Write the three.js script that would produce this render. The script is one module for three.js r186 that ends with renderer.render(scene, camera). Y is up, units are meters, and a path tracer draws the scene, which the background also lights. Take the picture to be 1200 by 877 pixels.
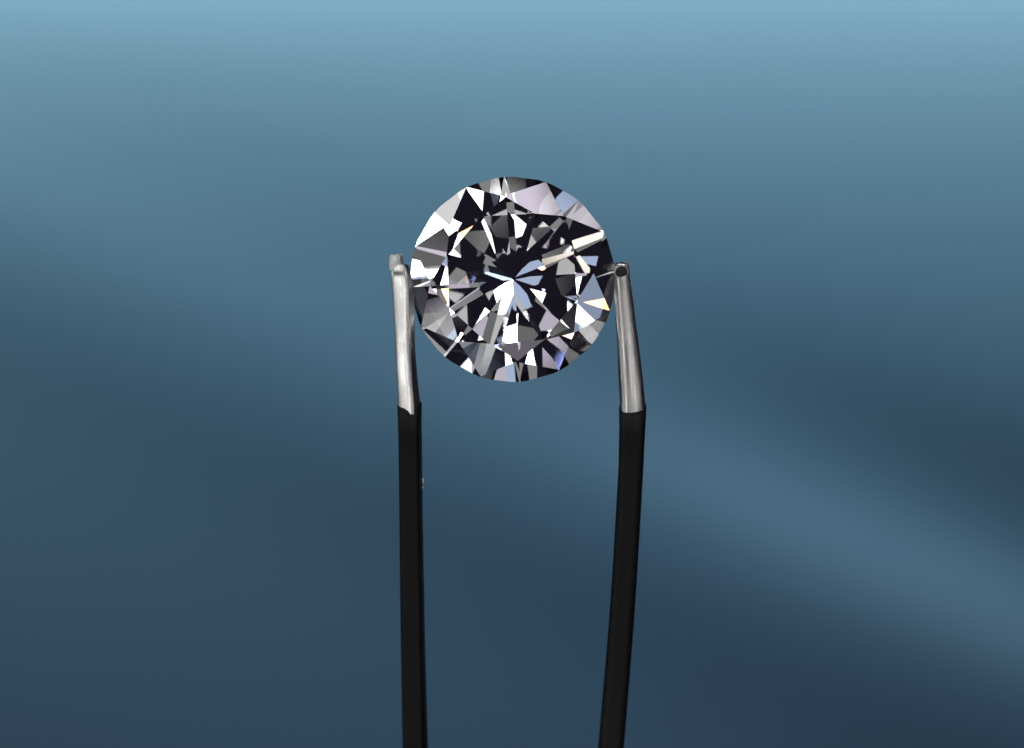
import * as THREE from 'three';
import { RectAreaLightUniformsLib } from 'three/addons/lights/RectAreaLightUniformsLib.js';
import { mergeGeometries } from 'three/addons/utils/BufferGeometryUtils.js';

// ---------------------------------------------------------------- camera, exposure, ambient
// Real sizes in metres: the stone is 8 mm across, the macro lens stands 300 mm in front of it.
RectAreaLightUniformsLib.init();
const mm = 0.001;
const scene = new THREE.Scene();
scene.background = new THREE.Color(0.010, 0.0085, 0.015);       // unlit studio
const camera = new THREE.PerspectiveCamera(2 * Math.atan(14.617 / 300) * 180 / Math.PI, 1024 / 748, 0.01, 10);
camera.position.set(0, 0, 300 * mm);
camera.lookAt(0, 0, 0);
camera.focus = 299.6 * mm;
camera.userData.fStop = 50;
const renderer = new THREE.WebGLRenderer({ antialias: true });
renderer.setSize(1024, 748);
renderer.toneMapping = THREE.LinearToneMapping;
renderer.toneMappingExposure = 1;
renderer.shadowMap.enabled = true;

// ---------------------------------------------------------------- lamps
// backdrop lamp: one long strip above the paper, out of frame
const STRIP = { pos: [4, 80, -676], aim: [4, 48, -700], w: 460, h: 30, L: 9.1, color: [1.14, 1.04, 0.88] };
const ADDED_RAKE = { pos: [90, 150, -684], aim: [40, -30, -700], w: 300, h: 24, L: 16, color: [1.72, 0.8, 0.76] };  // added lamp, its rose tint greys the bright band on the fold
const ADDED_WASH = { pos: [-20, 132, -628], aim: [0, 22, -700], w: 200, h: 60, L: 2.9, color: [0.36, 0.86, 1.4] };  // added blue fill, deepens the paper's blue below the strip's reach
// small square lamps added around the stone, fitted to its facet flashes: direction from the stone, half angle (degrees), radiance, tint, distance (mm)
const WHITE = [1, 1, 1], BLUE = [0.79, 0.97, 1.37], VIOLET = [1.04, 0.94, 1.12], TEAL = [0.76, 1.09, 1.11], WARM = [1.1, 0.99, 0.87];
const ADDED_LAMPS = [
  [-0.873, 0.482, 0.074, 6.5, 15, TEAL, 150],
  [-0.305, -0.34, 0.89, 2.5, 15, WHITE, 217],
  [0.802, 0.547, -0.24, 4, 15, VIOLET, 179],
  [0.268, 0.789, 0.553, 6.5, 15, WHITE, 156],
  [0.206, -0.091, 0.974, 2.5, 15, WHITE, 223],
  [0.708, 0.215, 0.673, 4, 15, WHITE, 175],
  [-0.939, -0.321, 0.126, 4, 15, WHITE, 177],
  [-0.843, -0.356, 0.402, 2.5, 15, WHITE, 219],
  [-0.83, 0.167, 0.533, 2.5, 8, WHITE, 221],
  [0.194, -0.187, 0.963, 2.5, 8, WHITE, 223],
  [-0.162, 0.949, 0.27, 10, 8, WHITE, 130],
  [-0.902, -0.429, -0.045, 6.5, 8, WHITE, 152],
  [-0.463, 0.036, 0.885, 4, 8, WHITE, 179],
  [0.037, -0.982, -0.183, 10, 8, WHITE, 136],
  [-0.274, 0.007, 0.962, 2.5, 8, WHITE, 223],
  [-0.209, -0.977, -0.041, 2.5, 8, WHITE, 215],
  [0.251, 0.038, 0.967, 2.5, 8, WHITE, 217],
  [0.156, 0.348, 0.924, 6.5, 3.4, WHITE, 154],
  [-0.605, 0.162, 0.78, 2.5, 3.4, WHITE, 221],
  [-0.517, 0.842, 0.158, 10, 3.4, WHITE, 138],
  [0.304, 0.2, 0.931, 4, 3.4, WHITE, 175],
  [0.199, 0.627, 0.753, 2.5, 3.4, WHITE, 217],
  [0.195, 0.903, 0.383, 4, 3.4, VIOLET, 179],
  [0.807, -0.197, 0.556, 10, 1.5, BLUE, 196],
  [0.095, 0.108, 0.99, 2.5, 1.5, WARM, 253],
  [0.704, 0.685, 0.19, 6.5, 1.5, VIOLET, 255],
  [-0.728, -0.652, 0.213, 10, 1.5, WHITE, 192],
  [-0.325, -0.43, 0.842, 2.5, 1.5, WHITE, 249],
  [-0.828, -0.434, 0.355, 2.5, 1.5, WHITE, 251],
  [-0.077, -0.464, 0.883, 10, 0.62, VIOLET, 283],
  [-0.312, 0.691, 0.652, 10, 0.62, BLUE, 275],
  [0.414, 0.453, 0.79, 10, 0.62, WHITE, 277],
  [-0.695, -0.18, 0.697, 10, 0.62, BLUE, 279],
  [-0.069, -0.201, 0.977, 4, 0.62, WHITE, 231],
  [-0.057, 0.765, 0.641, 2.5, 0.62, WHITE, 253],
  [-0.35, -0.857, 0.377, 2.5, 0.62, BLUE, 245],
  [-0.961, 0.181, 0.209, 10, 0.62, WHITE, 277],
  [-0.339, 0.189, 0.922, 6.5, 0.28, WHITE, 259],
  [0.487, -0.198, 0.851, 10, 0.28, WHITE, 281],
  [-0.154, 0.409, 0.899, 6.5, 0.28, WHITE, 263],
  [-0.133, -0.014, 0.991, 2.5, 0.28, WHITE, 245],
  [0.217, -0.366, 0.905, 6.5, 0.14, WHITE, 257],
  [-0.545, 0.375, 0.75, 7, 5, WHITE, 160],  // added to brighten the left steel tip
];

// ---------------------------------------------------------------- helpers
let seed = 7;
const rnd = () => { seed = (seed * 1664525 + 1013904223) >>> 0; return seed / 4294967296; };
const taken = new Map();
function numbered(name) {
  const n = taken.get(name) ?? 0;
  taken.set(name, n + 1);
  return n ? name + '_' + String(n).padStart(3, '0') : name;
}
function thing(name, label, category, group) {
  const o = new THREE.Group();
  o.name = numbered(name);
  o.userData = { label, category };
  if (group) o.userData.group = group;
  scene.add(o);
  return o;
}
function part(name, geometry, material, parent) {
  const m = new THREE.Mesh(geometry, material);
  m.name = name;
  m.castShadow = m.receiveShadow = true;
  parent.add(m);
  return m;
}
// value noise, tiling with period p
function makeNoise(s) {
  const h = (x, y) => { let n = (x * 374761393 + y * 668265263 + s * 1442695041) | 0; n = Math.imul(n ^ (n >>> 13), 1274126177); return ((n ^ (n >>> 16)) >>> 0) / 4294967296; };
  return (x, y, p) => {
    const ix = Math.floor(x), iy = Math.floor(y), fx = x - ix, fy = y - iy, u = fx * fx * (3 - 2 * fx), v = fy * fy * (3 - 2 * fy), w = (k) => ((k % p) + p) % p;
    const a = h(w(ix), w(iy)), b = h(w(ix + 1), w(iy)), c = h(w(ix), w(iy + 1)), d = h(w(ix + 1), w(iy + 1));
    return (a * (1 - u) + b * u) * (1 - v) + (c * (1 - u) + d * u) * v;
  };
}
function dataTexture(w, h, f, srgb) {
  const d = new Uint8Array(w * h * 4);
  for (let y = 0; y < h; y++) for (let x = 0; x < w; x++) {
    const c = f(x / w, y / h), i = (y * w + x) * 4;
    for (let k = 0; k < 3; k++) d[i + k] = Math.max(0, Math.min(255, (Array.isArray(c) ? c[k] : c) * 255));
    d[i + 3] = 255;
  }
  const t = new THREE.DataTexture(d, w, h);
  t.wrapS = t.wrapT = THREE.RepeatWrapping;
  t.magFilter = t.minFilter = THREE.LinearFilter;
  if (srgb) t.colorSpace = THREE.SRGBColorSpace;
  t.needsUpdate = true;
  return t;
}

// ---------------------------------------------------------------- backdrop: blue paper with one soft diagonal fold
{
  const W = 640, H = 560, Z = -700, g = new THREE.PlaneGeometry(W, H, 240, 240), p = g.attributes.position;
  const k = 1000 / 300 / 30, a = Math.atan2(320, 750), cx = (700 - 600) * k, cy = (438.5 - 506) * k;   // the fold's line, as it crosses the paper
  const hump = (s, w) => w * Math.atan(s / w);               // height of a face that tilts by one in one at s = 0 and levels out
  for (let i = 0; i < p.count; i++) {
    const x = p.getX(i), y = p.getY(i);
    const u = (x - cx) * Math.cos(a) - (y - cy) * Math.sin(a), s = (x - cx) * Math.sin(a) + (y - cy) * Math.cos(a);   // along, above the line
    const steep = 0.07 + 0.36 / (1 + Math.exp(-(u - 8) / 14));
    p.setZ(i, -steep * hump(s, 4.5) + steep * 0.42 * hump(s - 17, 9) + 0.1 * hump(s + 20, 10));
  }
  g.computeVertexNormals();
  const n1 = makeNoise(3);
  const grain = dataTexture(256, 256, (u, v) => 0.45 + 0.3 * n1(u * 64, v * 64, 64) + 0.25 * n1(u * 16, v * 16, 16));
  grain.repeat.set(8, 7);
  const paper = new THREE.MeshPhysicalMaterial({ color: new THREE.Color(0.072, 0.18, 0.285), roughness: 0.55, specularIntensity: 1, bumpMap: grain, bumpScale: 0.00005 });
  const m = part('backdrop', g, paper, scene);
  g.scale(mm, mm, mm);
  m.position.set(0, 0, Z * mm);
  m.userData = { kind: 'structure', label: 'blurred blue paper backdrop with a soft diagonal fold behind the stone' };
}

// ---------------------------------------------------------------- lamps as fittings
const blackMetal = new THREE.MeshStandardMaterial({ color: new THREE.Color(0.012, 0.012, 0.013), roughness: 0.6 });
function lamp(name, label, category, group, pos, aim, w, h, L, tint, rows = 0) {
  const t = thing(name, label, category, group);
  t.position.set(...pos).multiplyScalar(mm);
  const at = new THREE.Vector3(...pos), to = new THREE.Vector3(...aim);
  const q = new THREE.Quaternion().setFromRotationMatrix(new THREE.Matrix4().lookAt(at, to, new THREE.Vector3(0, 1, 0.01)));
  t.quaternion.copy(q);                                       // -z looks at the target
  const d = 6, e = 1.2;
  const sides = [[w + 2 * e, e, d, 0, h / 2 + e / 2, 0.6], [w + 2 * e, e, d, 0, -h / 2 - e / 2, 0.6], [e, h, d, w / 2 + e / 2, 0, 0.6], [e, h, d, -w / 2 - e / 2, 0, 0.6], [w, h, 1, 0, 0, 3.1]]
    .map(([x, y, z, px, py, pz]) => new THREE.BoxGeometry(x, y, z).translate(px, py, pz + 0.5).scale(mm, mm, mm));
  part('housing', mergeGeometries(sides), blackMetal, t);
  // one white field, or one between added warm and blue rows imitating dispersion
  const fields = rows ? [['lamp_diffuser', -0.5 + rows, 0.5 - rows, tint, 1], ['warm_diode_row', -0.5, -0.5 + rows, [1.65, 0.86, 0.35], 0.6], ['blue_diode_row', 0.5 - rows, 0.5, [0.6, 0.7, 1.65], 0.6]] : [['lamp_diffuser', -0.5, 0.5, tint, 1]];
  for (const [what, x0, x1, rgb, share] of fields) {
    const c = new THREE.Color(...rgb), fw = (x1 - x0) * w - 0.1, x = (x0 + x1) / 2 * w * mm;
    const glow = new THREE.MeshStandardMaterial({ color: 0x999999, roughness: 0.8, emissive: c, emissiveIntensity: L * share * 0.12 });
    part(what, new THREE.BoxGeometry(fw * mm, (h - 0.1) * mm, 0.6 * mm), glow, t).position.x = x;
    const r = new THREE.RectAreaLight(c, L * share * 0.9, (fw - 0.1) * mm, (h - 0.2) * mm);
    r.name = 'lamp_light';
    r.position.set(x, 0, -0.5 * mm);
    t.add(r);
  }
}
lamp('strip_lamp', 'long white strip lamp above the blue backdrop, out of frame', 'lamp', null, STRIP.pos, STRIP.aim, STRIP.w, STRIP.h, STRIP.L, STRIP.color);
lamp('rake_lamp', 'added pale rose lamp raking down the blue backdrop, out of frame', 'lamp', null, ADDED_RAKE.pos, ADDED_RAKE.aim, ADDED_RAKE.w, ADDED_RAKE.h, ADDED_RAKE.L, ADDED_RAKE.color);
lamp('wash_lamp', 'added blue wash lamp high in front of the blue backdrop, out of frame', 'lamp', null, ADDED_WASH.pos, ADDED_WASH.aim, ADDED_WASH.w, ADDED_WASH.h, ADDED_WASH.L, ADDED_WASH.color);
const stoneAt = new THREE.Vector3(0.5 / 30, (438.5 - 327.5) / 30, 0);
for (const [x, y, z, half, L, tint, D] of ADDED_LAMPS) {
  const s = 2 * D * Math.tan(half * Math.PI / 180) * 0.886, dir = new THREE.Vector3(x, y, z).normalize();
  const pos = stoneAt.clone().addScaledVector(dir, D);
  lamp('studio_lamp', 'added square lamp aimed at the diamond, out of frame', 'lamp', 'added lamps around the diamond', pos.toArray(), stoneAt.toArray(), s, s, L, tint, tint === WHITE && L >= 2 && half <= 5 ? 0.16 : 0);
}

// ---------------------------------------------------------------- the diamond: 57 facets cut as half spaces
{
  const table = 0.6696, crown = 33.3222, pav = 40.657, star = 0.4719, lgf = 0.8378, girdle = 0.02, rot = 26.8102, tx = -0.6295, ty = -1.4478;
  const rad = (d) => d * Math.PI / 180, V = (x, y, z) => new THREE.Vector3(x, y, z);
  const pol = (r, a, z) => V(r * Math.cos(rad(a)), r * Math.sin(rad(a)), z);
  const tc = Math.tan(rad(crown)), tp = Math.tan(rad(pav)), g = girdle / 2, c8 = Math.cos(rad(22.5));
  const ht = g + (1 - table) * tc, rs = table * c8 + (1 - table * c8) * star, zs = g + (1 - rs * c8) * tc, rl = 1 - lgf, zl = -g - (1 - rl * c8) * tp, zc = -g - tp;
  const planes = [];
  let cut = 2348392;
  const wob = () => { cut = (cut * 1664525 + 1013904223) % 4294967296; return (cut / 4294967296 - 0.5) * 2 * rad(0.5); };
  const add = (name, a, b, c) => { const n = b.clone().sub(a).cross(c.clone().sub(a)).normalize(); if (n.dot(a) < 0) n.negate();
    n.add(V(wob(), wob(), wob())).normalize();                       // a hand-held cut: each facet sits up to half a degree off
    planes.push({ name, n, d: n.dot(a.clone().add(b).add(c).divideScalar(3)) });
  };
  planes.push({ name: 'table_facet', n: V(0, 0, 1), d: ht });
  for (let k = 0; k < 8; k++) {
    const a = rot + 45 * k;
    add('kite_facet', pol(table, a, ht), pol(rs, a + 22.5, zs), pol(rs, a - 22.5, zs));
    add('star_facet', pol(table, a, ht), pol(table, a + 45, ht), pol(rs, a + 22.5, zs));
    for (const s of [1, -1]) add('upper_girdle_facet', pol(1, a, g), pol(1, a + s * 22.5, g), pol(rs, a + s * 22.5, zs));
    add('pavilion_facet', V(0, 0, zc), pol(rl, a + 22.5, zl), pol(rl, a - 22.5, zl));
    for (const s of [1, -1]) add('lower_girdle_facet', pol(1, a, -g), pol(1, a + s * 22.5, -g), pol(rl, a + s * 22.5, zl));
  }
  for (let k = 0; k < 64; k++) planes.push({ name: 'girdle', n: pol(1, rot + 360 / 64 * (k + 0.5), 0), d: Math.cos(Math.PI / 64) });
  // clip each plane's square by all others; corners shared between facets are snapped together so the body is closed
  const corners = [];
  const snap = (p) => { let q = corners.find((c) => c.distanceToSquared(p) < 1e-8); if (!q) corners.push(q = p.clone()); return q; };
  const byName = new Map();
  const R = 120.5 / 30 * mm;
  for (const P of planes) {
    const u = (Math.abs(P.n.z) < 0.9 ? V(0, 0, 1) : V(1, 0, 0)).cross(P.n).normalize(), v = P.n.clone().cross(u), o = P.n.clone().multiplyScalar(P.d);
    let poly = [[-3, -3], [3, -3], [3, 3], [-3, 3]].map(([x, y]) => o.clone().addScaledVector(u, x).addScaledVector(v, y));
    for (const Q of planes) {
      if (Q === P || poly.length < 3) continue;
      const next = [];
      poly.forEach((A, i) => {
        const B = poly[(i + 1) % poly.length], da = Q.n.dot(A) - Q.d, db = Q.n.dot(B) - Q.d;
        if (da <= 1e-9) next.push(A);
        if ((da < -1e-9 && db > 1e-9) || (da > 1e-9 && db < -1e-9)) next.push(A.clone().lerp(B, da / (da - db)));
      });
      poly = next;
    }
    const ring = [];
    for (const p of poly) { const q = snap(p); if (ring[ring.length - 1] !== q && ring[0] !== q) ring.push(q); }
    if (ring.length < 3) continue;
    const pos = [], nor = [], n = P.n;
    for (let i = 1; i + 1 < ring.length; i++) for (const q of [ring[0], ring[i], ring[i + 1]]) { pos.push(q.x * R, q.y * R, q.z * R); nor.push(n.x, n.y, n.z); }
    const geo = new THREE.BufferGeometry();
    geo.setAttribute('position', new THREE.Float32BufferAttribute(pos, 3));
    geo.setAttribute('normal', new THREE.Float32BufferAttribute(nor, 3));
    if (!byName.has(P.name)) byName.set(P.name, []);
    byName.get(P.name).push(geo);
  }
  const t = thing('diamond', 'round brilliant cut clear diamond gripped between the tweezer tips', 'diamond');
  t.position.copy(stoneAt).multiplyScalar(mm);
  t.rotation.set(rad(tx), rad(ty), 0);
  const clear = { color: 0xffffff, transmission: 1, ior: 2.42, thickness: 5 * mm, metalness: 0 };
  const glass = new THREE.MeshPhysicalMaterial({ ...clear, roughness: 0 });
  const frosted = new THREE.MeshPhysicalMaterial({ ...clear, roughness: 0.18 });
  for (const [name, list] of byName) {
    if (name === 'girdle') part(name, mergeGeometries(list), frosted, t);
    else list.forEach((geo) => part(name, geo, glass, t));
  }
}

// ---------------------------------------------------------------- the tweezers
const px = (x, y, z = 0) => new THREE.Vector3((x - 600) / 30, (438.5 - y) / 30, z);   // a place on the stone's plane, mm
function loft(sections, ring = 40, power = 3.2, turn = 0) {
  // sections: [centre, half width x, half depth z]; a rounded bar along them, closed at both ends
  const pos = [], uv = [], idx = [];
  let run = 0;
  sections.forEach(([c, w, d, lean = 0, slant = 0], i) => {
    if (i) run += c.distanceTo(sections[i - 1][0]);
    for (let k = 0; k <= ring; k++) {
      const a = k / ring * 2 * Math.PI, ca = Math.cos(a), sa = Math.sin(a), e = 2 / power;
      const x = w * Math.sign(ca) * Math.abs(ca) ** e, z = d * Math.sign(sa) * Math.abs(sa) ** e;
      pos.push((c.x + x * Math.cos(turn) + z * Math.sin(turn)) * mm, (c.y - z * lean + x * slant) * mm, (c.z - x * Math.sin(turn) + z * Math.cos(turn)) * mm);
      uv.push(k / ring * 4, run);
    }
  });
  for (let i = 0; i + 1 < sections.length; i++) for (let k = 0; k < ring; k++) {
    const a = i * (ring + 1) + k, b = a + ring + 1;
    idx.push(a, b, a + 1, b, b + 1, a + 1);
  }
  for (const [i, flip] of [[0, 0], [sections.length - 1, 1]]) {
    const c = pos.length / 3, o = i * (ring + 1);
    pos.push(sections[i][0].x * mm, sections[i][0].y * mm, sections[i][0].z * mm); uv.push(0.5, 0.5);
    for (let k = 0; k < ring; k++) flip ? idx.push(c, o + k + 1, o + k) : idx.push(c, o + k, o + k + 1);
  }
  const g = new THREE.BufferGeometry();
  g.setAttribute('position', new THREE.Float32BufferAttribute(pos, 3));
  g.setAttribute('uv', new THREE.Float32BufferAttribute(uv, 2));
  g.setIndex(idx);
  g.computeVertexNormals();
  return g;
}
// sections along key points [pixel y, centre x, half width px, z mm, half depth mm], smoothed
function along(keys, steps = 6) {
  const out = [], cr = (a, b, c, d, t) => 0.5 * (2 * b + (c - a) * t + (2 * a - 5 * b + 4 * c - d) * t * t + (3 * b - a - 3 * c + d) * t * t * t);
  for (let i = 0; i + 1 < keys.length; i++) {
    const K = [keys[Math.max(0, i - 1)], keys[i], keys[i + 1], keys[Math.min(keys.length - 1, i + 2)]];
    for (let s = 0; s < steps; s++) { const t = s / steps, v = keys[0].map((_, c) => cr(K[0][c], K[1][c], K[2][c], K[3][c], t)); out.push([px(v[1], v[0], v[3]), v[2] / 30, v[4], v[5], v[6]]); }
  }
  const l = keys[keys.length - 1];
  out.push([px(l[1], l[0], l[3]), l[2] / 30, l[4], l[5], l[6]]);
  return out;
}
{
  const n1 = makeNoise(11), n2 = makeNoise(12);
  const brushed = dataTexture(256, 256, (u, v) => 0.25 + 0.5 * n1(u * 128, v * 2, 128) + 0.25 * n2(u * 64, v * 4, 64));
  brushed.repeat.set(0.5, 0.35);
  const smear = dataTexture(128, 128, (u, v) => 0.6 + 0.4 * n2(u * 32, v * 2, 32) + 0.15 * n1(u * 64, v * 16, 64));
  smear.repeat.set(0.6, 0.25);
  const steel = new THREE.MeshStandardMaterial({ color: new THREE.Color(0.4, 0.39, 0.375), metalness: 1, roughness: 0.34, roughnessMap: smear, bumpMap: brushed, bumpScale: 0.000004 });
  const pits = dataTexture(128, 128, (u, v) => n1(u * 32, v * 32, 32) * 0.7 + n2(u * 64, v * 64, 64) * 0.3);
  pits.repeat.set(1, 1);
  const worn = new THREE.MeshStandardMaterial({ color: new THREE.Color(0.58, 0.56, 0.53), metalness: 1, roughness: 0.42, bumpMap: pits, bumpScale: 0.00006 });
  const dark = new THREE.MeshStandardMaterial({ color: new THREE.Color(0.05, 0.045, 0.04), metalness: 0.8, roughness: 0.55, bumpMap: pits, bumpScale: 0.00004 });
  const fine = dataTexture(128, 128, (u, v) => n1(u * 64, v * 64, 64));
  fine.repeat.set(1, 1);
  const scuff = dataTexture(128, 256, (u, v) => 0.62 + 0.3 * n2(u * 16, v * 8, 8) * n1(u * 64, v * 32, 32) + 0.15 * n1(u * 48, v * 3, 48));
  scuff.repeat.set(0.5, 0.12);
  const coat = new THREE.MeshPhysicalMaterial({ color: new THREE.Color(0.002, 0.0017, 0.0018), roughness: 0.45, roughnessMap: scuff, specularIntensity: 0.22, bumpMap: fine, bumpScale: 0.00001 });

  const t = thing('tweezers', 'black coated tweezers with bare steel tips holding the diamond', 'tweezers');
  // left arm: a flat bar turned so that one face looks left
  // each row of a bar: pixel height, centre, half width, depth in mm, half depth, and how its rim leans
  part('tip', loft(along([[486, 480.4, 10.2, 1.12, 0.42], [478, 480, 10.4, 1.05, 0.43], [466, 479.5, 10.2, 0.96, 0.43], [440, 477.2, 9.6, 0.77, 0.42], [400, 474.8, 9.2, 0.47, 0.4], [350, 473, 10.6, 0.14, 0.36], [326, 470.8, 10.8, 0, 0.32], [318, 469.6, 9.8, -0.08, 0.3], [310, 468.2, 8.6, -0.14, 0.28]]), 56, 7, -0.31), steel, t);
  part('tip_pad', loft([[px(464.9, 317, -0.15), 0.215, 0.26], [px(464.6, 316, -0.15), 0.245, 0.29], [px(464.4, 308, -0.2), 0.25, 0.3], [px(463.9, 300, -0.27), 0.225, 0.28], [px(463.8, 298, -0.29), 0.17, 0.22]], 40, 5, -0.31), worn, t);
  part('sleeve', loft(along([[473, 480.2, 11.2, 1, 0.42, 0.462949, -0.257194], [473.2, 480.2, 12.4, 1, 0.47, 0.460344, -0.255747], [474.5, 480.2, 13.1, 1.01, 0.5, 0.443594, -0.246441], [477, 480.3, 13.1, 1.03, 0.51, 0.412255, -0.229031], [500, 480.8, 12.6, 1.26, 0.52, 0.177796, -0.0987755], [530, 481.4, 12.5, 1.4, 0.52, 0.018, -0.01], [600, 482.4, 12.5, 1.95, 0.52, 0, -0], [740, 485, 12.8, 3.2, 0.54, 0, -0], [877, 488.5, 13.2, 4.6, 0.6, 0, -0], [950, 490.3, 13.4, 5.3, 0.6, 0, -0], [1100, 494, 14, 6.5, 0.6, 0, -0], [1400, 501, 16, 9, 0.7, 0, -0], [2000, 514, 20, 13, 0.7, 0, -0], [2600, 527, 24, 16, 0.6, 0, -0]]), 56, 5, -0.16), coat, t);
  // right arm: a rounder bar
  part('tip', loft(along([[488, 741, 14.8, 1.12, 0.5], [480, 741, 15, 1.05, 0.5], [468, 740.6, 14.8, 0.95, 0.5], [440, 738.6, 14.2, 0.75, 0.5], [400, 735.5, 12.6, 0.45, 0.5], [350, 730.8, 10.9, 0.12, 0.45], [326, 728.8, 9.8, -0.05, 0.42], [316, 728.9, 8.9, -0.08, 0.4], [311, 728.6, 8.2, -0.08, 0.37], [308.5, 728.4, 6.6, -0.08, 0.3], [307.4, 728.3, 4.2, -0.08, 0.2]]), 56, 2.8), steel, t);
  part('sleeve', loft(along([[476, 741, 14, 1.03, 0.42, 0.377469, 0.0943673], [476.2, 741, 15.2, 1.03, 0.48, 0.375252, 0.0938131], [477.5, 741, 16.1, 1.04, 0.54, 0.361, 0.09025], [480.5, 741, 16, 1.06, 0.55, 0.329163, 0.0822908], [500, 740.5, 15.4, 1.28, 0.55, 0.158041, 0.0395102], [530, 739.4, 14.8, 1.42, 0.55, 0.016, 0.004], [560, 738, 14.6, 1.65, 0.55, 0, 0], [700, 729, 14.6, 2.8, 0.55, 0, 0], [800, 720.6, 14.8, 3.75, 0.55, 0, 0], [877, 713.5, 15, 4.6, 0.6, 0, 0], [950, 706, 15.2, 5.3, 0.6, 0, 0], [1100, 691, 16, 6.5, 0.6, 0, 0], [1400, 662, 18, 9, 0.7, 0, 0], [2000, 602, 22, 13, 0.7, 0, 0], [2600, 545, 24, 16, 0.6, 0, 0]]), 56, 3.2), coat, t);
  // the dark round socket at the end of the right tip, with a worn rim
  const sock = (geo, mat, name) => { geo.scale(mm, mm, mm); const m = part(name, geo, mat, t); m.position.copy(px(728, 319, 0.34)).multiplyScalar(mm); m.rotation.set(0.15, 0.1, 0); };
  sock(new THREE.TorusGeometry(7.6 / 30, 1.1 / 30, 16, 48).scale(1, 0.96, 0.8), worn, 'socket_rim');
  const bowl = new THREE.SphereGeometry(7.2 / 30, 40, 20, 0, Math.PI * 2, 0, Math.PI / 2).rotateX(Math.PI / 2).scale(1, 0.97, 0.35);
  sock(bowl, dark, 'socket');
  // fine teeth along the outer edge of the right tip
  const tooth = new THREE.SphereGeometry(0.045 * mm, 8, 6);
  for (let k = 0; k < 22; k++) {
    const y = 334 + k * 6.1 + rnd() * 2, f = (y - 326) / 154, xr = 729.4 + 11.6 * f + 9.4 + 5.8 * f;
    const m = part('tooth', tooth, steel, t);
    m.position.copy(px(xr - 0.8 + rnd() * 0.8, y, -0.02 + f * 0.95)).multiplyScalar(mm);
    m.scale.set(0.7 + rnd() * 0.5, 0.8 + rnd() * 0.6, 1.2);
  }
  // heel where the two arms meet, far below the frame
  part('heel', loft([[px(536, 2560, 15.8), 1.5, 0.7], [px(536, 2600, 16), 1.7, 0.8], [px(536, 3000, 17), 1.7, 0.8], [px(536, 3020, 17), 1.5, 0.6]]), coat, t);
  // flakes where the coating has chipped at the sleeve's edge
  const flake = new THREE.IcosahedronGeometry(0.05 * mm, 1);
  const chipMat = new THREE.MeshStandardMaterial({ color: new THREE.Color(0.55, 0.5, 0.4), metalness: 0.3, roughness: 0.5 });
  for (const [x, y, sx, sy] of [[496.2, 563, 0.9, 2.4], [496, 571, 0.6, 0.9]]) {
    const m = part('chipped_flake', flake, chipMat, t);
    m.position.copy(px(x, y, 1.7)).multiplyScalar(mm);
    m.scale.set(sx, sy, 0.8);
  }
}
renderer.render(scene, camera);
